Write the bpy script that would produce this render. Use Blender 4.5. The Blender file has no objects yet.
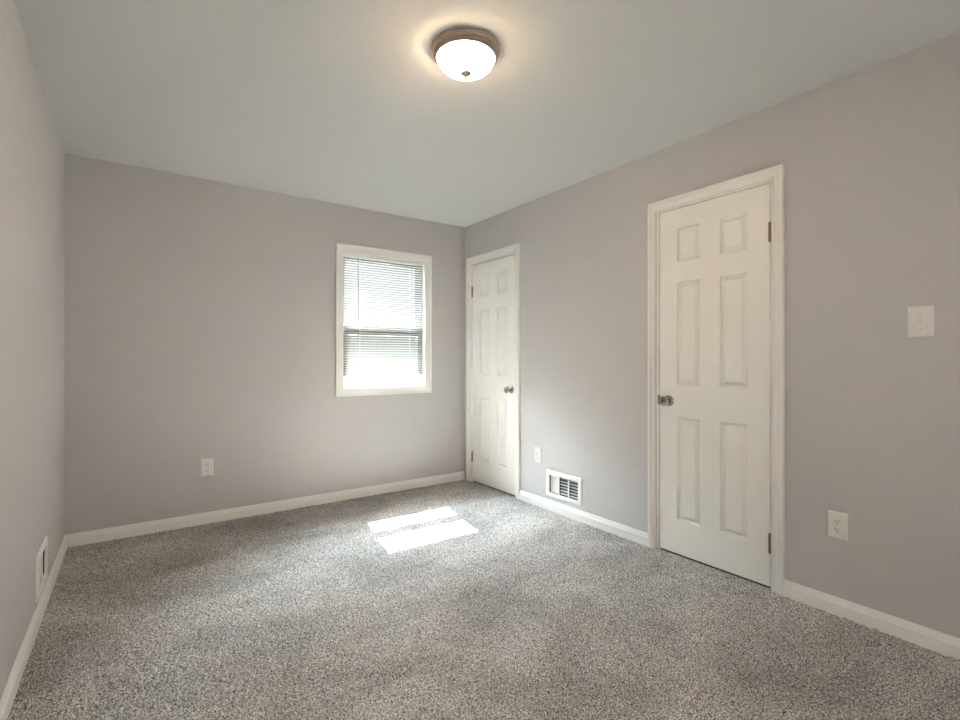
import bpy, bmesh, math, random
import numpy as np
from mathutils import Vector, Matrix

C = bpy.context.scene.collection
PI = math.pi
random.seed(4)

# ------------------------------------------------------------------ room
XL, XR, YB, YN, H = -0.3485, 2.6199, 3.9479, -0.85, 2.44
WT = 0.14

# ------------------------------------------------------------------ camera
cam = bpy.data.cameras.new('camera')
cam.sensor_width = 36.0
cam.lens = 488.07 * 36.0 / 960.0
cam.shift_y = -1.0 / 960.0
cam.clip_start = 0.02
co = bpy.data.objects.new('camera', cam)
C.objects.link(co)
co.location = (0, 0, 1.1653)
co.rotation_euler = (PI / 2, 0, -0.61718)
bpy.context.scene.camera = co

# ------------------------------------------------------------------ light and exposure
SUN_DIR = Vector((-0.165, -1.0, -1.39)).normalized()
SKY = (0.86, 0.93, 1.0)
SKY_STRENGTH = 3.5
SUN_STRENGTH = 205.0
HAZE_STRENGTH = 165.0
REAR_POWER = 16.0
LAMP_POWER = 21.0
EXPOSURE = 0.05

sc = bpy.context.scene
sc.view_settings.view_transform = 'Standard'
sc.view_settings.look = 'None'
sc.view_settings.exposure = EXPOSURE
sc.view_settings.gamma = 1.0
sc.view_settings.use_curve_mapping = False
sc.cycles.sample_clamp_indirect = 0.0      # keep the full bounce of the sunlit carpet
sc.cycles.diffuse_bounces = 8
sc.cycles.max_bounces = 16
sc.cycles.transparent_max_bounces = 16

w = bpy.data.worlds.new('sky')
sc.world = w
w.use_nodes = True
bg = w.node_tree.nodes['Background']
bg.inputs[0].default_value = (*SKY, 1)
bg.inputs[1].default_value = SKY_STRENGTH


def add_light(name, kind, loc, direction=None, **kw):
    d = bpy.data.lights.new(name, kind)
    for k, v in kw.items():
        setattr(d, k, v)
    o = bpy.data.objects.new(name, d)
    C.objects.link(o)
    o.location = loc
    if direction is not None:
        o.rotation_euler = Vector(direction).to_track_quat('-Z', 'Y').to_euler()
    return o


add_light('sun', 'SUN', (3, 8, 6), SUN_DIR, energy=SUN_STRENGTH, angle=math.radians(0.15), color=(1, 0.985, 0.96))
# hazy bright sky around the sun
add_light('sun_haze', 'SUN', (3, 8, 6.5), (-0.17, -1.0, -1.39), energy=HAZE_STRENGTH, angle=math.radians(68), color=(0.80, 0.91, 1.0))
# added warm fill light behind the camera, no real window there
add_light('rear_window_daylight', 'AREA', (1.15, YN + 0.004, 1.15), (0, 1, 0.0), energy=REAR_POWER,
          shape='RECTANGLE', size=2.3, size_y=1.4, color=(1.0, 0.93, 0.86))


# ------------------------------------------------------------------ materials
def srgb(r, g, b):
    f = lambda c: c / 12.92 if c <= 0.04045 else ((c + 0.055) / 1.055) ** 2.4
    return (f(r / 255), f(g / 255), f(b / 255), 1)


def mat(name, color, rough=0.5, metal=0.0, bump=None, spec=0.5):
    m = bpy.data.materials.new(name)
    m.use_nodes = True
    nt = m.node_tree
    b = nt.nodes['Principled BSDF']
    b.inputs['Base Color'].default_value = color
    b.inputs['Roughness'].default_value = rough
    b.inputs['Metallic'].default_value = metal
    b.inputs['Specular IOR Level'].default_value = spec
    if bump:
        scale, strength, dist = bump
        tc = nt.nodes.new('ShaderNodeTexCoord')
        n = nt.nodes.new('ShaderNodeTexNoise')
        n.inputs['Scale'].default_value = scale
        n.inputs['Detail'].default_value = 4
        bp = nt.nodes.new('ShaderNodeBump')
        bp.inputs['Strength'].default_value = strength
        bp.inputs['Distance'].default_value = dist
        nt.links.new(tc.outputs['Object'], n.inputs['Vector'])
        nt.links.new(n.outputs['Fac'], bp.inputs['Height'])
        nt.links.new(bp.outputs['Normal'], b.inputs['Normal'])
    return m


M_WALL = mat('wall_paint', (0.535, 0.522, 0.527, 1), 0.75, bump=(220, 0.12, 0.002), spec=0.25)
M_CEIL = mat('ceiling_paint', (0.62, 0.625, 0.62, 1), 0.9, bump=(160, 0.1, 0.002), spec=0.1)
M_TRIM = mat('trim_enamel', (0.80, 0.793, 0.77, 1), 0.38, bump=(90, 0.05, 0.001))
M_DOOR = mat('door_enamel', (0.82, 0.815, 0.79, 1), 0.42, bump=(120, 0.06, 0.001))
M_PLATE = mat('plate_plastic', (0.72, 0.71, 0.675, 1), 0.35)
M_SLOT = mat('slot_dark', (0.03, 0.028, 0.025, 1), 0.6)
M_SCREW = mat('screw_paint', (0.55, 0.52, 0.47, 1), 0.4, 0.3)
M_VENT = mat('vent_enamel', (0.82, 0.81, 0.79, 1), 0.4)
M_DUCT = mat('duct_dark', (0.035, 0.035, 0.035, 1), 0.8)
M_NICKEL = mat('polished_nickel', (0.44, 0.40, 0.35, 1), 0.12, 1.0)
M_HINGE = mat('aged_nickel', (0.30, 0.26, 0.21, 1), 0.4, 1.0)
M_LAMPMETAL = mat('brushed_nickel', (0.50, 0.43, 0.35, 1), 0.38, 1.0, bump=(300, 0.1, 0.001))
M_PAN = mat('reflector_white', (0.9, 0.9, 0.88, 1), 0.6)
M_VINYL = mat('window_vinyl', (0.84, 0.86, 0.86, 1), 0.4)
M_WAND = mat('wand_acrylic', (0.22, 0.215, 0.21, 1), 0.3)
M_CORD = mat('cord_white', (0.85, 0.84, 0.82, 1), 0.8)
M_SIDING = mat('soffit_paint', (0.7, 0.7, 0.68, 1), 0.7)
M_GROUND = mat('yard_ground', (0.035, 0.04, 0.025, 1), 0.95, bump=(12, 0.4, 0.03))


def translucent_mat(name, color, t, fac, transparent=None):
    m = bpy.data.materials.new(name)
    m.use_nodes = True
    nt = m.node_tree
    nt.nodes.remove(nt.nodes['Principled BSDF'])
    out = nt.nodes['Material Output']
    d = nt.nodes.new('ShaderNodeBsdfDiffuse')
    d.inputs[0].default_value = color
    tr = nt.nodes.new('ShaderNodeBsdfTranslucent')
    tr.inputs[0].default_value = t
    mx = nt.nodes.new('ShaderNodeMixShader')
    mx.inputs[0].default_value = fac
    nt.links.new(d.outputs[0], mx.inputs[1])
    nt.links.new(tr.outputs[0], mx.inputs[2])
    last = mx
    if transparent:
        tp = nt.nodes.new('ShaderNodeBsdfTransparent')
        tp.inputs[0].default_value = transparent[0]
        m2 = nt.nodes.new('ShaderNodeMixShader')
        m2.inputs[0].default_value = transparent[1]
        nt.links.new(mx.outputs[0], m2.inputs[1])
        nt.links.new(tp.outputs[0], m2.inputs[2])
        last = m2
    nt.links.new(last.outputs[0], out.inputs['Surface'])
    return m


M_SLAT = translucent_mat('blind_slat', (0.29, 0.286, 0.274, 1), (0.5, 0.49, 0.46, 1), 0.06)
M_BOWL = translucent_mat('frosted_glass', (0.9, 0.86, 0.80, 1), (0.95, 0.88, 0.76, 1), 0.7, ((1, 0.90, 0.76, 1), 0.4))


def glass_mat():
    m = bpy.data.materials.new('window_glass')
    m.use_nodes = True
    nt = m.node_tree
    nt.nodes.remove(nt.nodes['Principled BSDF'])
    tp = nt.nodes.new('ShaderNodeBsdfTransparent')
    tp.inputs[0].default_value = (0.95, 0.97, 0.96, 1)
    gl = nt.nodes.new('ShaderNodeBsdfGlossy')
    gl.inputs['Roughness'].default_value = 0.02
    mx = nt.nodes.new('ShaderNodeMixShader')
    mx.inputs[0].default_value = 0.05
    nt.links.new(tp.outputs[0], mx.inputs[1])
    nt.links.new(gl.outputs[0], mx.inputs[2])
    nt.links.new(mx.outputs[0], nt.nodes['Material Output'].inputs['Surface'])
    return m


M_GLASS = glass_mat()


def carpet_mat():
    m = bpy.data.materials.new('carpet_yarn')
    m.use_nodes = True
    nt = m.node_tree
    N, L = nt.nodes, nt.links
    b = N['Principled BSDF']
    b.inputs['Roughness'].default_value = 1.0
    b.inputs['Specular IOR Level'].default_value = 0.0
    tc = N.new('ShaderNodeTexCoord')
    # yarn flecks: light and dark twisted strands
    n1 = N.new('ShaderNodeTexNoise')
    n1.inputs['Scale'].default_value = 175
    n1.inputs['Detail'].default_value = 3
    n1.inputs['Roughness'].default_value = 0.65
    r1 = N.new('ShaderNodeValToRGB')
    e = r1.color_ramp.elements
    e[0].position, e[0].color = 0.34, (0.035, 0.032, 0.029, 1)
    e[1].position, e[1].color = 0.66, (0.84, 0.81, 0.78, 1)
    k = e.new(0.47)
    k.color = (0.345, 0.330, 0.316, 1)
    # pile lay: broad brushed patches
    n2 = N.new('ShaderNodeTexNoise')
    n2.inputs['Scale'].default_value = 2.1
    n2.inputs['Detail'].default_value = 5
    n2.inputs['Roughness'].default_value = 0.6
    n2.inputs['Distortion'].default_value = 0.6
    mp = N.new('ShaderNodeMapping')
    mp.inputs['Scale'].default_value = (0.9, 1.25, 1)
    mp.inputs['Rotation'].default_value = (0, 0, 0.5)
    r2 = N.new('ShaderNodeMapRange')
    r2.inputs['From Min'].default_value = 0.32
    r2.inputs['From Max'].default_value = 0.68
    r2.inputs['To Min'].default_value = 0.77
    r2.inputs['To Max'].default_value = 1.20
    mul = N.new('ShaderNodeMix')
    mul.data_type = 'RGBA'
    mul.blend_type = 'MULTIPLY'
    mul.inputs['Factor'].default_value = 1
    L.new(tc.outputs['Object'], n1.inputs['Vector'])
    L.new(tc.outputs['Object'], mp.inputs['Vector'])
    L.new(mp.outputs['Vector'], n2.inputs['Vector'])
    L.new(n1.outputs['Fac'], r1.inputs['Fac'])
    L.new(n2.outputs['Fac'], r2.inputs['Value'])
    L.new(r1.outputs['Color'], mul.inputs['A'])
    L.new(r2.outputs['Result'], mul.inputs['B'])
    L.new(mul.outputs['Result'], b.inputs['Base Color'])
    n3 = N.new('ShaderNodeTexNoise')
    n3.inputs['Scale'].default_value = 260
    n3.inputs['Detail'].default_value = 3
    bp = N.new('ShaderNodeBump')
    bp.inputs['Strength'].default_value = 0.6
    bp.inputs['Distance'].default_value = 0.004
    L.new(tc.outputs['Object'], n3.inputs['Vector'])
    L.new(n3.outputs['Fac'], bp.inputs['Height'])
    L.new(bp.outputs['Normal'], b.inputs['Normal'])
    return m


M_CARPET = carpet_mat()


# ------------------------------------------------------------------ helpers
def add_box(bm, lo, hi, bevel=0.0, seg=2):
    b2 = bmesh.new()
    bmesh.ops.create_cube(b2, size=1)
    s = [hi[i] - lo[i] for i in range(3)]
    c = [(hi[i] + lo[i]) / 2 for i in range(3)]
    for v in b2.verts:
        v.co = Vector((v.co.x * s[0] + c[0], v.co.y * s[1] + c[1], v.co.z * s[2] + c[2]))
    if bevel > 0:
        bmesh.ops.bevel(b2, geom=b2.edges[:], offset=bevel, segments=seg, affect='EDGES', profile=0.6)
    me = bpy.data.meshes.new('t')
    b2.to_mesh(me)
    b2.free()
    bm.from_mesh(me)
    bpy.data.meshes.remove(me)


def box(lo, hi, bevel=0.0, seg=2):
    bm = bmesh.new()
    add_box(bm, lo, hi, bevel, seg)
    return bm


def add_lathe(bm, prof, axis='Z', center=(0, 0, 0), n=48, flip=False):
    """prof: list of (radius, height along axis)."""
    rings = []
    c = Vector(center)

    def P(r, h, a):
        x, y = r * math.cos(a), r * math.sin(a)
        if axis == 'Z':
            return c + Vector((x, y, h))
        if axis == 'Y':
            return c + Vector((x, h, y))
        return c + Vector((h, x, y))
    for r, h in prof:
        if r < 1e-6:
            rings.append([bm.verts.new(P(0, h, 0))])
        else:
            rings.append([bm.verts.new(P(r, h, 2 * PI * i / n)) for i in range(n)])
    for a, b in zip(rings, rings[1:]):
        for i in range(n):
            j = (i + 1) % n
            if len(a) == 1 and len(b) == 1:
                continue
            if len(a) == 1:
                bm.faces.new((a[0], b[i], b[j]))
            elif len(b) == 1:
                bm.faces.new((a[i], a[j], b[0]))
            else:
                bm.faces.new((a[i], a[j], b[j], b[i]))
    bmesh.ops.recalc_face_normals(bm, faces=bm.faces[:])


def lathe(prof, axis='Z', center=(0, 0, 0), n=48):
    bm = bmesh.new()
    add_lathe(bm, prof, axis, center, n)
    return bm


def obj(name, bm, m, parent=None, smooth=False, recalc=True):
    if recalc:
        bmesh.ops.recalc_face_normals(bm, faces=bm.faces[:])
    me = bpy.data.meshes.new(name)
    bm.to_mesh(me)
    bm.free()
    me.materials.append(m)
    if smooth:
        for p in me.polygons:
            p.use_smooth = True
        me.set_sharp_from_angle(angle=math.radians(35))
    o = bpy.data.objects.new(name, me)
    C.objects.link(o)
    if parent:
        o.parent = parent
    return o


def tag(o, label, cat, group=None, kind=None):
    o['label'] = label
    o['category'] = cat
    if group:
        o['group'] = group
    if kind:
        o['kind'] = kind
    return o


def struct(o, label, cat, group=None):
    return tag(o, label, cat, group, 'structure')


def thing(name, loc, rotz, label, cat, group=None):
    o = bpy.data.objects.new(name, None)
    C.objects.link(o)
    o.location = loc
    o.rotation_euler = (0, 0, rotz)
    o.empty_display_size = 0.05
    return tag(o, label, cat, group)


def copy_tree(o, parent=None):
    c = o.copy()
    C.objects.link(c)
    c.parent = parent
    for ch in list(o.children):
        copy_tree(ch, c)
    return c


ON_FAR, ON_RIGHT, ON_LEFT = 0.0, -PI / 2, PI / 2   # local -Y faces into the room


def frame_sweep(bm, rect, prof, closed):
    """Mitred moulding round rect (x0,x1,z0,z1) in the local XZ plane; prof: (outward offset, y)."""
    x0, x1, z0, z1 = rect
    loops = []
    for d, y in prof:
        if closed:
            pts = [(x0 - d, z0 - d), (x0 - d, z1 + d), (x1 + d, z1 + d), (x1 + d, z0 - d)]
        else:
            pts = [(x0 - d, z0), (x0 - d, z1 + d), (x1 + d, z1 + d), (x1 + d, z0)]
        loops.append([bm.verts.new((p[0], y, p[1])) for p in pts])
    n = 4 if closed else 3
    for a, b in zip(loops, loops[1:]):
        for i in range(n):
            j = (i + 1) % 4
            bm.faces.new((a[i], a[j], b[j], b[i]))
    if not closed:
        bm.faces.new([l[0] for l in loops])
        bm.faces.new([l[3] for l in reversed(loops)])
    bmesh.ops.recalc_face_normals(bm, faces=bm.faces[:])


# ------------------------------------------------------------------ openings
# window clear opening in the far wall
WX0, WX1, WZ0, WZ1 = 1.410, 2.185, 0.917, 2.056
# door leaf extents in y on the right wall
D1 = (1.163, 1.796)
D2 = (3.176, 3.812)
DTOP = 2.054
JT = 0.004     # gap round the leaf


# ------------------------------------------------------------------ room shell
def carpet_floor():
    x0, x1, y0, y1 = XL - 0.02, XR + 0.02, YN - 0.02, YB + 0.02
    step = 0.0048
    ys = np.concatenate([np.linspace(y0, 0.25, 40), np.arange(0.25 + step, y1, step)])
    xs = np.arange(x0, x1 + step, step)
    nx, ny = len(xs), len(ys)
    X, Y = np.meshgrid(xs, ys)
    rng = np.random.default_rng(7)
    X = X + rng.uniform(-0.3, 0.3, X.shape) * step
    Y = Y + rng.uniform(-0.3, 0.3, X.shape) * step
    hgt = rng.normal(0, 1, X.shape)
    sm = (hgt + np.roll(hgt, 1, 0) + np.roll(hgt, 1, 1) + np.roll(np.roll(hgt, 1, 0), 1, 1)) / 4
    Z = 0.0032 * (0.55 * hgt + 0.8 * sm)
    Z = np.clip(Z, -0.007, 0.006) - 0.001
    v = np.stack([X, Y, Z], -1).reshape(-1, 3).astype(np.float32)
    i = np.arange((ny - 1) * (nx - 1))
    r, c = i // (nx - 1), i % (nx - 1)
    a = r * nx + c
    q = np.stack([a, a + 1, a + nx + 1, a + nx], -1)
    # close underneath with a slab so the floor has thickness
    nb = len(v)
    low = np.array([[x0, y0, -0.12], [x1, y0, -0.12], [x1, y1, -0.12], [x0, y1, -0.12]], np.float32)
    v = np.concatenate([v, low])
    q = np.concatenate([q, [[nb, nb + 3, nb + 2, nb + 1]]])
    me = bpy.data.meshes.new('floor')
    me.vertices.add(len(v))
    me.vertices.foreach_set('co', v.ravel())
    me.loops.add(len(q) * 4)
    me.loops.foreach_set('vertex_index', q.ravel().astype(np.int32))
    me.polygons.add(len(q))
    me.polygons.foreach_set('loop_start', np.arange(0, len(q) * 4, 4, dtype=np.int32))
    me.polygons.foreach_set('use_smooth', np.ones(len(q), bool))
    me.update(calc_edges=True)
    me.validate()
    me.materials.append(M_CARPET)
    o = bpy.data.objects.new('floor', me)
    C.objects.link(o)
    return o


struct(carpet_floor(), 'grey flecked plush carpet covering the whole floor', 'floor')
struct(obj('ceiling', box((XL - WT, YN - WT, H), (XR + WT, YB + WT, H + 0.12)), M_CEIL),
       'flat white painted ceiling', 'ceiling')

# far wall with the window opening
bm = bmesh.new()
J = 0.016    # jamb liner thickness
ox0, ox1, oz0, oz1 = WX0 - J, WX1 + J, WZ0 - J, WZ1 + J
for lo, hi in [((XL - WT, -0.12), (ox0, H)), ((ox1, -0.12), (XR + WT, H)), ((ox0, -0.12), (ox1, oz0)), ((ox0, oz1), (ox1, H))]:
    add_box(bm, (lo[0], YB, lo[1]), (hi[0], YB + WT, hi[1]))
struct(obj('wall_far', bm, M_WALL), 'grey painted wall with the window in it', 'wall')
bm = bmesh.new()
VL, VR, VZ = (3.003, 0.305), (2.6135, 0.368), (0.107, 0.309)     # vent centres and widths along y, heights
VB = 0.030
la, lb = VL[0] - VL[1] / 2 + VB, VL[0] + VL[1] / 2 - VB
for lo, hi in [((YN - WT, -0.12), (la, H)), ((lb, -0.12), (YB, H)), ((la, -0.12), (lb, VZ[0] + VB)), ((la, VZ[1] - VB), (lb, H))]:
    add_box(bm, (XL - WT, lo[0], lo[1]), (XL, hi[0], hi[1]))
struct(obj('wall_left', bm, M_WALL), 'grey painted wall on the left with a vent low down', 'wall')

# right wall with two door recesses
bm = bmesh.new()
JW = 0.018
spans = []
for a, b in (D1, D2):
    spans.append((a - JT - JW, b + JT + JW))
zt = DTOP + JT + JW
yy = YN - WT
for n_, (a, b) in enumerate(spans):
    if n_ == 1:      # stretch between the doors holds the vent recess
        ra, rb = VR[0] - VR[1] / 2 + VB, VR[0] + VR[1] / 2 - VB
        add_box(bm, (XR, yy, -0.12), (XR + WT, ra, H))
        add_box(bm, (XR, rb, -0.12), (XR + WT, a, H))
        add_box(bm, (XR, ra, -0.12), (XR + WT, rb, VZ[0] + VB))
        add_box(bm, (XR, ra, VZ[1] - VB), (XR + WT, rb, H))
    else:
        add_box(bm, (XR, yy, -0.12), (XR + WT, a, H))
    add_box(bm, (XR, a, zt), (XR + WT, b, H))
    add_box(bm, (XR + WT - 0.02, a, -0.12), (XR + WT, b, zt))
    yy = b
add_box(bm, (XR, yy, -0.12), (XR + WT, YB, H))
struct(obj('wall_right', bm, M_WALL), 'grey painted wall on the right with two white doors', 'wall')

# near wall (behind the camera), solid, no opening
bm = bmesh.new()
add_box(bm, (XL, YN - WT, -0.12), (XR, YN, H))
struct(obj('wall_near', bm, M_WALL), 'grey painted wall behind the viewpoint', 'wall')

# outside: eave over the window, yard
struct(obj('roof_eave', box((0.2, YB + WT, 2.45), (3.4, YB + WT + 0.385, 2.60)), M_SIDING), 'white roof eave over the window outside', 'roof eave')
struct(obj('ground', box((-8, YB + WT + 0.2, -0.7), (12, 22, -0.5)), M_GROUND), 'yard ground outside the window', 'ground')

bm = bmesh.new()
for k in range(34):     # lap siding of the house across the yard
    z = -0.5 + 0.15 * k
    v = [bm.verts.new(p) for p in ((-5, 9.0, z), (9, 9.0, z), (9, 9.018, z + 0.15), (-5, 9.018, z + 0.15), (-5, 9.2, z), (9, 9.2, z), (9, 9.2, z + 0.15), (-5, 9.2, z + 0.15))]
    for f in ((0, 1, 2, 3), (5, 4, 7, 6), (0, 4, 5, 1), (3, 2, 6, 7), (0, 3, 7, 4), (1, 5, 6, 2)):
        bm.faces.new([v[i] for i in f])
struct(obj('wall_outside', bm, M_SIDING), 'pale lap-sided house wall across the yard outside', 'house wall')

# ------------------------------------------------------------------ baseboards
BASE = [(0.0, -0.02), (0.015, -0.02), (0.015, 0.050), (0.0135, 0.0525), (0.0110, 0.0545), (0.0065, 0.070), (0.0060, 0.0725), (0.0040, 0.0770), (0.0030, 0.078), (0.0, 0.078)]


def baseboard(name, p0, p1, normal, label, cut0=0, cut1=0):
    """p0->p1 along the wall on the floor; normal into the room; cut = +1 mitres that end back by the depth."""
    p0, p1, n = Vector(p0), Vector(p1), Vector(normal)
    d = (p1 - p0).normalized()
    bm = bmesh.new()
    A = [bm.verts.new((*(p0 + d * (t * cut0) + n * t), z)) for t, z in BASE]
    B = [bm.verts.new((*(p1 - d * (t * cut1) + n * t), z)) for t, z in BASE]
    k = len(BASE)
    for i in range(k):
        j = (i + 1) % k
        bm.faces.new((A[i], A[j], B[j], B[i]))
    bm.faces.new(A)
    bm.faces.new(B[::-1])
    return struct(obj(name, bm, M_TRIM), label, 'baseboard')


CAS_OUT1 = (D1[0] - 0.069, D1[1] + 0.074)
CAS_OUT2 = (D2[0] - 0.059, D2[1] + 0.086)
baseboard('baseboard_far', (XL, YB), (XR, YB), (0, -1), 'white baseboard under the window wall', 1, 1)
baseboard('baseboard_left', (XL, YN), (XL, YB), (1, 0), 'white baseboard along the left wall', 0, 1)
baseboard('baseboard_right_a', (XR, YN), (XR, CAS_OUT1[0]), (-1, 0), 'white baseboard right of the nearer door')
baseboard('baseboard_right_b', (XR, CAS_OUT1[1]), (XR, CAS_OUT2[0]), (-1, 0), 'white baseboard between the two doors')


# ------------------------------------------------------------------ doors
def casing_profile(wd):
    """offset outward from inner edge, y (negative = into the room)."""
    return [(0, 0.0), (0, -0.008), (0.003, -0.0105), (0.009, -0.0105), (0.0105, -0.0065), (0.020, -0.0085),
            (wd * 0.50, -0.0115), (wd * 0.53, -0.0160), (wd * 0.60, -0.0190), (wd * 0.66, -0.0175), (wd * 0.72, -0.0195), (wd * 0.94, -0.0195), (wd, -0.016), (wd, 0.0)]


def door(idx, span, hinge_right, knob_z, labels):
    yc = (span[0] + span[1]) / 2
    hw = (span[1] - span[0]) / 2
    # --- casing and jamb
    tl, tr = labels['left'], labels['right']      # casing outer offsets from the leaf edge (photo left / right)
    root = bpy.data.objects.new('trim_%d' % idx, None)
    C.objects.link(root)
    root.location = (XR, yc, 0)
    root.rotation_euler = (0, 0, ON_RIGHT)
    struct(root, labels['trim'], 'door trim')
    # mitred casing: different reveal on each side
    il, ir = labels['rev']
    x0, x1 = -hw - il, hw + ir
    ztop = DTOP + 0.015
    bm = bmesh.new()
    wl, wr = tl - il, tr - ir
    loops = []
    pl, pr, pt = casing_profile(wl), casing_profile(wr), casing_profile(0.058)
    for (dl, y), (dr, _), (dt, _) in zip(pl, pr, pt):
        loops.append([bm.verts.new(p) for p in ((x0 - dl, y, -0.01), (x0 - dl, y, ztop + dt), (x1 + dr, y, ztop + dt), (x1 + dr, y, -0.01))])
    for a, b in zip(loops, loops[1:]):
        for i in range(3):
            bm.faces.new((a[i], a[i + 1], b[i + 1], b[i]))
    bm.faces.new([l[0] for l in loops])
    bm.faces.new([l[3] for l in reversed(loops)])
    obj('casing', bm, M_TRIM, root, smooth=True)
    # jamb: liner boards and door stop
    bm = bmesh.new()
    a, b = -hw - JT, hw + JT
    for lo, hi in [((a - JW, 0.0, -0.02), (a, WT - 0.02, DTOP + JT + JW)), ((b, 0.0, -0.02), (b + JW, WT - 0.02, DTOP + JT + JW)),
                   ((a, 0.0, DTOP + JT), (b, WT - 0.02, DTOP + JT + JW))]:
        add_box(bm, lo, hi)
    # stop strips behind the leaf
    add_box(bm, (a, 0.046, -0.02), (a + 0.011, 0.075, DTOP + JT))
    add_box(bm, (b - 0.011, 0.046, -0.02), (b, 0.075, DTOP + JT))
    add_box(bm, (a + 0.011, 0.046, DTOP + JT - 0.011), (b - 0.011, 0.075, DTOP + JT))
    # little flat of the jamb edge that shows beside the casing
    obj('jamb', bm, M_TRIM, root)
    ks = 1 if not hinge_right else -1
    sx = (-hw - JT) if hinge_right else (hw + JT)
    bm = bmesh.new()
    d = 1 if hinge_right else -1
    add_box(bm, (min(sx - d * 0.010, sx + d * 0.0012), -0.0015, knob_z - 0.030), (max(sx - d * 0.010, sx + d * 0.0012), 0.030, knob_z + 0.030), 0.0006, 1)
    obj('strike_plate', bm, M_HINGE, root)

    # --- leaf
    lf = bpy.data.objects.new('door_%d' % idx, None)
    C.objects.link(lf)
    lf.location = (XR, yc, 0)
    lf.rotation_euler = (0, 0, ON_RIGHT)
    struct(lf, labels['door'], 'door')
    z0, z1 = 0.014, DTOP - labels.get('top_gap', 0.0)
    F = 0.004   # leaf face, set just behind the wall plane
    xs = [-hw, -0.205, -0.056, 0.056, 0.205, hw]
    zs = [z0, 0.213, 0.820, 1.010, 1.621, 1.741, 1.940, z1]
    bm = bmesh.new()
    V = {}

    def vert(x, y, z):
        k = (round(x, 5), round(y, 5), round(z, 5))
        if k not in V:
            V[k] = bm.verts.new((x, y, z))
        return V[k]
    rings = [(0.0, 0.0), (0.0025, 0.0012), (0.0065, 0.0105), (0.009, 0.0125), (0.015, 0.0125), (0.0175, 0.0115), (0.030, 0.0030), (0.0312, 0.0008)]
    for i in range(5):
        for j in range(7):
            xa, xb, za, zb = xs[i], xs[i + 1], zs[j], zs[j + 1]
            if i in (1, 3) and j in (1, 3, 5):
                prev = None
                for d_, dep in rings:
                    cur = [vert(xa + d_, F + dep, za + d_), vert(xb - d_, F + dep, za + d_), vert(xb - d_, F + dep, zb - d_), vert(xa + d_, F + dep, zb - d_)]
                    if prev:
                        for q in range(4):
                            r = (q + 1) % 4
                            bm.faces.new((prev[q], prev[r], cur[r], cur[q]))
                    prev = cur
                bm.faces.new(prev)
            else:
                bm.faces.new((vert(xa, F, za), vert(xb, F, za), vert(xb, F, zb), vert(xa, F, zb)))
    # edges and back
    bk = F + 0.035
    bm.faces.new([vert(x, F, z0) for x in xs] + [vert(hw, bk, z0), vert(-hw, bk, z0)])
    bm.faces.new([vert(x, F, z1) for x in xs] + [vert(hw, bk, z1), vert(-hw, bk, z1)])
    bm.faces.new([vert(-hw, F, z) for z in zs] + [vert(-hw, bk, z1), vert(-hw, bk, z0)])
    bm.faces.new([vert(hw, F, z) for z in zs] + [vert(hw, bk, z1), vert(hw, bk, z0)])
    bm.faces.new([vert(-hw, bk, z0), vert(hw, bk, z0), vert(hw, bk, z1), vert(-hw, bk, z1)])
    obj('leaf', bm, M_DOOR, lf, smooth=False)
    obj('door_sweep', box((-hw + 0.001, F + 0.003, 0.004), (hw - 0.001, F + 0.030, z0)), M_SLOT, lf)  # added black strip, stands in for the shadow gap under the leaf
    # hinges
    hx = hw + 0.002 if hinge_right else -hw - 0.002
    for hz in labels['hinges']:
        bm = bmesh.new()
        hh = 0.046
        add_lathe(bm, [(0, -hh - 0.006), (0.004, -hh - 0.005), (0.0068, -hh - 0.001), (0.0068, hh + 0.001), (0.004, hh + 0.005), (0, hh + 0.006)],
                  'Z', (hx, -0.006, hz), 16)
        for q in (-1, 1):
            add_box(bm, (hx - 0.0075, -0.0132, hz + q * 0.016 - 0.0006), (hx + 0.0075, 0.001, hz + q * 0.016 + 0.0006))
        for q in (-1, 1):
            add_box(bm, (hx + q * 0.002 - 0.001, -0.004, hz - hh), (hx + q * 0.002 + 0.001, 0.025, hz + hh))
        obj('hinge', bm, M_HINGE, lf, smooth=True)
    # knob: rose, neck and ball; keyhole button
    kx = (hw - 0.060) if not hinge_right else (-hw + 0.060)
    kn = obj('knob', lathe([(0, -0.068), (0.012, -0.0675), (0.020, -0.0655), (0.0270, -0.060), (0.0295, -0.053), (0.0280, -0.046), (0.022, -0.039),
                            (0.015, -0.033), (0.0125, -0.028), (0.0125, -0.012), (0.010, -0.006)], 'Y', (kx, F, knob_z), 40), M_NICKEL, lf, smooth=True)
    obj('rose', lathe([(0.012, -0.014), (0.022, -0.012), (0.030, -0.007), (0.0335, -0.002), (0.0335, 0.0), (0, 0.0)], 'Y', (kx, F, knob_z), 40), M_NICKEL, kn, smooth=True)
    obj('latch', box((min(kx, 0) if 0 else (hw - 0.001 if not hinge_right else -hw - 0.003), F + 0.006, knob_z - 0.028),
                     ((hw + 0.003) if not hinge_right else -hw + 0.001, F + 0.030, knob_z + 0.028)), M_HINGE, kn)


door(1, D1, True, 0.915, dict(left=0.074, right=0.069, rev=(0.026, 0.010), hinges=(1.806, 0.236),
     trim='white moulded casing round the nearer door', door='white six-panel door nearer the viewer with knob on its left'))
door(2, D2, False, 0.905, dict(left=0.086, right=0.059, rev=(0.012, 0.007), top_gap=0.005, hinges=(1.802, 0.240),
     trim='white moulded casing round the far corner door', door='white six-panel door in the far corner with knob on its right'))

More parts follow.
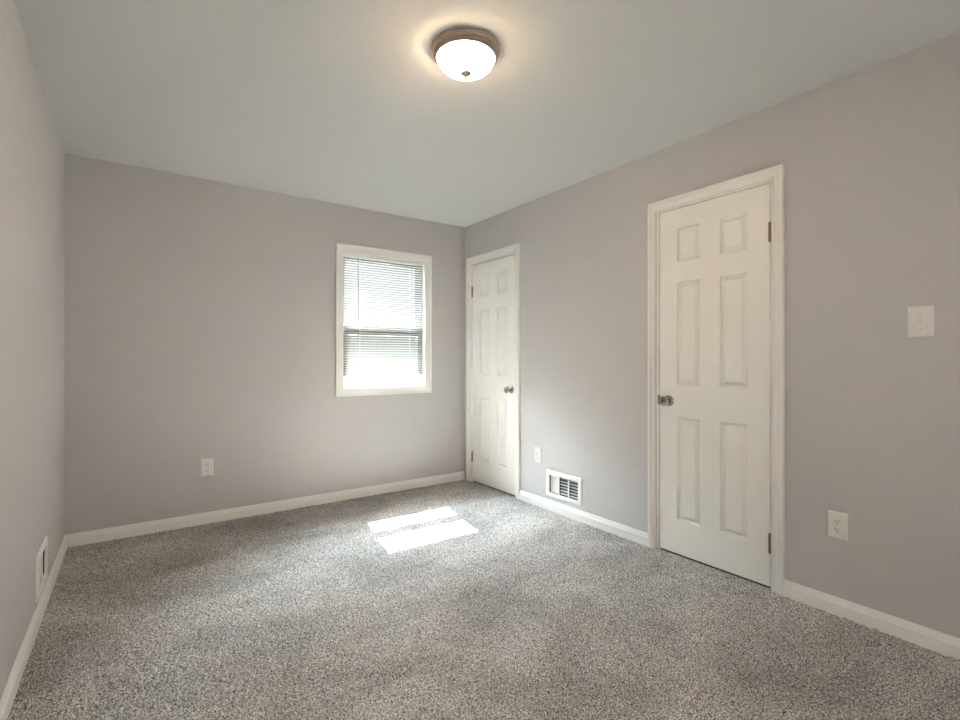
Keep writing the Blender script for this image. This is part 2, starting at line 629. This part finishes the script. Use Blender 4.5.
# ------------------------------------------------------------------ window
tr = bpy.data.objects.new('trim_3', None)
C.objects.link(tr)
tr.location = ((WX0 + WX1) / 2, YB, 0)
struct(tr, 'white flat casing round the window', 'window trim')
hw = (WX1 - WX0) / 2
bm = bmesh.new()
frame_sweep(bm, (-hw, hw, WZ0, WZ1), [(-0.003, 0.0), (-0.003, -0.009), (0.002, -0.011), (0.045, -0.013), (0.048, -0.0165), (0.059, -0.0175), (0.062, -0.015), (0.062, 0.0)], True)
obj('casing', bm, M_TRIM, tr, smooth=True)
bm = bmesh.new()
for lo, hi in [((-hw - J, 0, WZ0 - J), (-hw, WT, WZ1 + J)), ((hw, 0, WZ0 - J), (hw + J, WT, WZ1 + J)),
               ((-hw, 0, WZ1), (hw, WT, WZ1 + J)), ((-hw, 0, WZ0 - J), (hw, WT, WZ0))]:
    add_box(bm, lo, hi)
obj('jamb', bm, M_TRIM, tr)

wn = bpy.data.objects.new('window_1', None)
C.objects.link(wn)
wn.location = ((WX0 + WX1) / 2, YB, 0)
struct(wn, 'double-hung white window behind the lowered blind', 'window')
xc = (WX0 + WX1) / 2
GL, GR = 1.474 - xc, 2.128 - xc


def sash(name, y0, y1, zb0, zb1, zt0, zt1):
    bm = bmesh.new()
    e = 0.012
    add_box(bm, (-hw + e, y0, zb0), (GL, y1, zt1), 0.002, 1)
    add_box(bm, (GR, y0, zb0), (hw - e, y1, zt1), 0.002, 1)
    add_box(bm, (GL, y0, zb0), (GR, y1, zb1), 0.002, 1)
    add_box(bm, (GL, y0, zt0), (GR, y1, zt1), 0.002, 1)
    # glazing bead
    yb = y0 + 0.006
    s = obj(name, bm, M_VINYL, wn)
    obj('pane', box((GL - 0.004, (y0 + y1) / 2 - 0.002, zb1 - 0.004), (GR + 0.004, (y0 + y1) / 2 + 0.002, zt0 + 0.004)), M_GLASS, s)
    return s


sash('lower_sash', 0.049, 0.078, WZ0 + 0.008, 0.980, 1.385, 1.453)
sash('upper_sash', 0.104, 0.134, 1.372, 1.445, 2.000, WZ1 - 0.012)
bm = bmesh.new()
for y0, y1 in ((0.0425, 0.0475), (0.082, 0.100), (0.135, 0.140)):
    for sgn in (-1, 1):
        a, b = sorted((sgn * hw, sgn * (hw - 0.011)))
        add_box(bm, (a, y0, WZ0), (b, y1, WZ1))
add_box(bm, (-hw, 0.0425, WZ1 - 0.011), (hw, 0.14, WZ1))
add_box(bm, (-hw, 0.055, WZ0), (hw, 0.14, WZ0 + 0.007))
obj('frame', bm, M_VINYL, wn)

# made-up window frame on the solid wall, added round the fill light
w2 = bpy.data.objects.new('window_2', None)
C.objects.link(w2)
w2.location = (1.15, YN, 1.15)
w2.rotation_euler = (0, 0, PI)
struct(w2, 'wide white window in the wall behind the viewpoint', 'window')
bm = bmesh.new()
frame_sweep(bm, (-1.15, 1.15, -0.70, 0.70), [(0.0, 0.0), (0.0, -0.012), (0.045, -0.013), (0.060, -0.0175), (0.062, 0.0)], True)
obj('casing', bm, M_TRIM, w2)
obj('mullion', box((-0.025, -0.016, -0.70), (0.025, -0.006, 0.70), 0.001, 1), M_VINYL, w2)
for sx in (-0.5875, 0.5875):
    obj('meeting_rail', box((sx - 0.5625, -0.016, -0.02), (sx + 0.5625, -0.006, 0.02), 0.001, 1), M_VINYL, w2)

# ------------------------------------------------------------------ blind
bx0, bx1 = 1.421, 2.174
bl = thing('window_blind', ((bx0 + bx1) / 2, YB, 1.02), 0, 'white horizontal mini blind lowered almost to the sill in the window', 'blind')
bw = (bx1 - bx0) / 2
BY = 0.026
zt_, zb_ = 2.018, 1.030
obj('headrail', box((-bw, BY - 0.013, 2.022 - 1.02), (bw, BY + 0.013, 2.050 - 1.02), 0.002), M_PLATE, bl)
bm = bmesh.new()
tilt = math.atan(1.39)
n = 47
for i in range(n):
    z = zt_ - 0.008 + (zb_ + 0.010 - zt_ + 0.008) * i / (n - 1) - 1.02
    row = []
    for k in range(6):
        u = -0.0111 + 0.0222 * k / 5
        crown = 0.0003 * (1 - (u / 0.0111) ** 2)
        # u<0 room edge (low), u>0 window edge (high)
        y = BY + u * math.cos(tilt) - crown * math.sin(tilt)
        zz = z + u * math.sin(tilt) + crown * math.cos(tilt)
        row.append((y, zz))
    jit = random.uniform(-0.0003, 0.0003)
    a = [bm.verts.new((-bw + 0.002, y, zz + jit)) for y, zz in row]
    b = [bm.verts.new((bw - 0.002, y, zz - jit)) for y, zz in row]
    for k in range(5):
        bm.faces.new((a[k], a[k + 1], b[k + 1], b[k]))
obj('slats', bm, M_SLAT, bl, smooth=True)
obj('bottom_rail', box((-bw + 0.002, BY - 0.011, 0.0), (bw - 0.002, BY + 0.011, 0.011), 0.002), M_PLATE, bl)
for px in (1.565, 2.035):
    bm = bmesh.new()
    for dy in (-0.0095, 0.0095):
        add_lathe(bm, [(0.0009, 0.005), (0.0009, 1.004)], 'Z', (px - (bx0 + bx1) / 2, BY + dy, 0), 6)
    obj('ladder_cord', bm, M_CORD, bl)
wd = lathe([(0, 0.0), (0.0045, 0.001), (0.0042, 0.02), (0.0040, 0.6), (0.0040, 0.665), (0, 0.667)], 'Z', (1.545 - (bx0 + bx1) / 2, BY - 0.020, 0.33), 8)
add_lathe(wd, [(0.0015, 0.99), (0.0015, 1.012)], 'Z', (1.545 - (bx0 + bx1) / 2, BY - 0.017, 0), 6)
obj('tilt_wand', wd, M_WAND, bl, smooth=True)['label'] = 'thin grey tilt wand'


# ------------------------------------------------------------------ outlets, switch
def plate_bm(wd, ht):
    bm = bmesh.new()
    # pillow-edged wall plate
    prof = [(0.0, 0.0), (0.0, -0.0025), (0.003, -0.0050), (0.008, -0.0064)]
    prev = None
    for d, y in prof:
        cur = [bm.verts.new(p) for p in ((-wd / 2 + d, y, -ht / 2 + d), (wd / 2 - d, y, -ht / 2 + d), (wd / 2 - d, y, ht / 2 - d), (-wd / 2 + d, y, ht / 2 - d))]
        if prev:
            for q in range(4):
                r = (q + 1) % 4
                bm.faces.new((prev[q], prev[r], cur[r], cur[q]))
        else:
            bm.faces.new(cur)
        prev = cur
    bm.faces.new(prev)
    return bm


def outlet(loc, rot, label):
    t = thing('electrical_outlet', loc, rot, label, 'outlet', 'wall outlets')
    obj('cover_plate', plate_bm(0.079, 0.125), M_PLATE, t)
    for cz in (0.0195, -0.0195):
        bm = bmesh.new()
        pts = []
        for i in range(32):
            a = 2 * PI * i / 32
            x, z = 0.0172 * math.cos(a), 0.0172 * math.sin(a)
            pts.append((x, max(-0.0138, min(0.0138, z))))
        A = [bm.verts.new((x, -0.004, z + cz)) for x, z in pts]
        B = [bm.verts.new((x, -0.0080, z + cz)) for x, z in pts]
        D = [bm.verts.new((x * 0.94, -0.0088, z * 0.94 + cz)) for x, z in pts]
        for P, Q in ((A, B), (B, D)):
            for i in range(32):
                j = (i + 1) % 32
                bm.faces.new((P[i], P[j], Q[j], Q[i]))
        bm.faces.new(D)
        bm.faces.new(A[::-1])
        rc = obj('receptacle', bm, M_PLATE, t)
        for sx, sh in ((-0.0064, 0.0085), (0.0064, 0.0070)):
            obj('slot', box((sx - 0.0013, -0.0092, cz + 0.004 - sh / 2), (sx + 0.0013, -0.0085, cz + 0.004 + sh / 2)), M_SLOT, rc)
        obj('slot', lathe([(0, -0.0092), (0.0026, -0.0092), (0.0026, -0.0085)], 'Y', (0, 0, cz - 0.0072), 12), M_SLOT, rc)
    obj('screw', lathe([(0, -0.0076), (0.002, -0.0074), (0.0032, -0.0066), (0.0032, -0.006)], 'Y', (0, 0, 0), 14), M_SCREW, t, smooth=True)
    return t


o1 = outlet((0.4255, YB, 0.396), ON_FAR, 'white duplex outlet low on the far wall left of the window')


def outlet_copy(loc, rot, label):
    c = copy_tree(o1)
    c.location = loc
    c.rotation_euler = (0, 0, rot)
    c['label'] = label


outlet_copy((XR, 0.8715, 0.405), ON_RIGHT, 'white duplex outlet right of the nearer door, below the light switch')
outlet_copy((XR, 2.896, 0.398), ON_RIGHT, 'white duplex outlet between the doors, above the vent')

sw = thing('light_switch', (XR, 0.5835, 1.319), ON_RIGHT, 'white single toggle light switch on the wall right of the nearer door', 'light switch')
obj('cover_plate', plate_bm(0.081, 0.124), M_PLATE, sw)
bm = box((-0.0055, -0.0075, -0.0125), (0.0055, -0.005, 0.0125), 0.0005, 1)
sf = obj('toggle_frame', bm, M_PLATE, sw)
bm = box((-0.0045, -0.023, -0.0055), (0.0045, 0.0, 0.0055), 0.0012)
bmesh.ops.rotate(bm, verts=bm.verts[:], cent=(0, 0, 0), matrix=Matrix.Rotation(math.radians(-28), 3, 'X'))
obj('toggle', bm, M_PLATE, sw)
for cz in (0.030, -0.030):
    obj('screw', lathe([(0, -0.0076), (0.002, -0.0074), (0.0032, -0.0066), (0.0032, -0.006)], 'Y', (0, 0, cz), 14), M_SCREW, sw, smooth=True)


# ------------------------------------------------------------------ wall vents
def vent(loc, rot, wd, ht, label, shut_first=True):
    """Three-section register, local -Y into the room, x to the right."""
    t = thing('wall_vent', loc, rot, label, 'vent', 'wall vents')
    b = 0.034            # border
    bm = bmesh.new()
    prof = [(0.0, 0.0), (0.0, -0.003), (-0.006, -0.0075), (-b + 0.003, -0.0085), (-b, -0.0065), (-b, 0.001)]
    frame_sweep(bm, (-wd / 2, wd / 2, -ht / 2, ht / 2), prof, True)
    obj('frame', bm, M_VENT, t)
    x0, x1, z0, z1 = -wd / 2 + b, wd / 2 - b, -ht / 2 + b, ht / 2 - b
    # sheet-metal boot behind the grille
    bm = bmesh.new()
    e, dp = 0.0025, 0.09
    ring = lambda y: [bm.verts.new(p) for p in ((x0 - e, y, z0 - e), (x1 + e, y, z0 - e), (x1 + e, y, z1 + e), (x0 - e, y, z1 + e))]
    A, B = ring(0.001), ring(dp)
    for q in range(4):
        bm.faces.new((A[q], A[(q + 1) % 4], B[(q + 1) % 4], B[q]))
    bm.faces.new(B)
    obj('duct', bm, M_DUCT, t)
    cw = (x1 - x0)
    div = [x0 + cw / 3, x0 + 2 * cw / 3]
    for d in div:
        obj('mullion', box((d - 0.007, -0.002, z0), (d + 0.007, 0.004, z1), 0.001, 1), M_VENT, t)
    edges = [x0] + div + [x1]
    m = 6
    for k3 in range(3):
        a, c = edges[k3] + (0.006 if k3 else 0), edges[k3 + 1] - (0.006 if k3 < 2 else 0)
        bm = bmesh.new()
        pitch = (z1 - z0) / m
        shut = k3 == (0 if shut_first else 2)
        for k in range(m):
            zc = z0 + pitch * (k + 0.5)
            if shut:     # blades turned shut
                b2 = box((a, -0.0118, -0.0007), (c, 0.0118, 0.0007))
                ang = 82
            else:
                b2 = box((a, -0.0095, -0.0007), (c, 0.0095, 0.0007))
                ang = 14
            bmesh.ops.rotate(b2, verts=b2.verts[:], cent=(0, 0, 0), matrix=Matrix.Rotation(math.radians(ang), 3, 'X'))
            bmesh.ops.translate(b2, verts=b2.verts[:], vec=(0, 0.0135, zc))
            me = bpy.data.meshes.new('t')
            b2.to_mesh(me)
            b2.free()
            bm.from_mesh(me)
            bpy.data.meshes.remove(me)
        obj('louvers', bm, M_VENT, t)
    lx = (x0 - 0.016) if shut_first else (x1 + 0.011)
    obj('lever', box((lx, -0.021, -0.012), (lx + 0.005, -0.010, 0.002), 0.001, 1), M_VENT, t)
    for q in (-1, 1):
        obj('screw', lathe([(0, -0.0140), (0.003, -0.0135), (0.004, -0.0120)], 'Y', (q * (wd / 2 - b / 2), 0.004, 0.03), 12), M_SCREW, t, smooth=True)
    return t


vent((XR, 2.6135, 0.208), ON_RIGHT, 0.368, 0.204, 'white metal wall vent with dark louvers between the two doors')
vent((XL, 3.003, 0.205), ON_LEFT, 0.305, 0.206, 'white metal wall vent above the baseboard on the left wall', shut_first=False)

# ------------------------------------------------------------------ ceiling light
LX, LY = 1.118, 1.676
cl = thing('ceiling_light', (LX, LY, H), 0, 'round lit flush-mount ceiling light with nickel rim and frosted bowl', 'ceiling light')
obj('rim', lathe([(0.060, 0.0), (0.139, 0.0), (0.1405, -0.003), (0.1395, -0.008), (0.137, -0.014), (0.1385, -0.0165), (0.1370, -0.0195), (0.133, -0.022),
                  (0.1325, -0.026), (0.1335, -0.0285), (0.1315, -0.031), (0.1275, -0.033), (0.1245, -0.037), (0.1215, -0.039), (0.119, -0.037)], 'Z', (0, 0, 0), 96),
    M_LAMPMETAL, cl, smooth=True)
obj('reflector_pan', lathe([(0.119, -0.036), (0.115, -0.012), (0.10, -0.006), (0, -0.006)], 'Z', (0, 0, 0), 64), M_PAN, cl, smooth=True)
prof = []
for i in range(15):
    a = PI / 2 * i / 14
    prof.append((0.1165 * math.cos(a) ** 0.92 if i < 14 else 0.0, -0.037 - 0.060 * math.sin(a)))
obj('glass_bowl', lathe(prof, 'Z', (0, 0, 0), 96), M_BOWL, cl, smooth=True)
fin = obj('finial', lathe([(0, -0.0925), (0.019, -0.0935), (0.0235, -0.096), (0.0222, -0.099), (0.014, -0.103), (0.0075, -0.106), (0.0050, -0.110), (0, -0.110)], 'Z', (0, 0, 0), 32),
          M_LAMPMETAL, cl, smooth=True)
obj('finial_tip', lathe([(0, -0.110), (0.0055, -0.111), (0.0072, -0.116), (0.0048, -0.121), (0, -0.123)], 'Z', (0, 0, 0), 20), M_HINGE, fin, smooth=True)
bulb = add_light('bulb_light', 'POINT', (LX - 0.025, LY + 0.02, H - 0.052), energy=LAMP_POWER, color=(1.0, 0.82, 0.62), shadow_soft_size=0.012)
bulb.parent = cl
bulb.location = (-0.02, 0.012, -0.052)
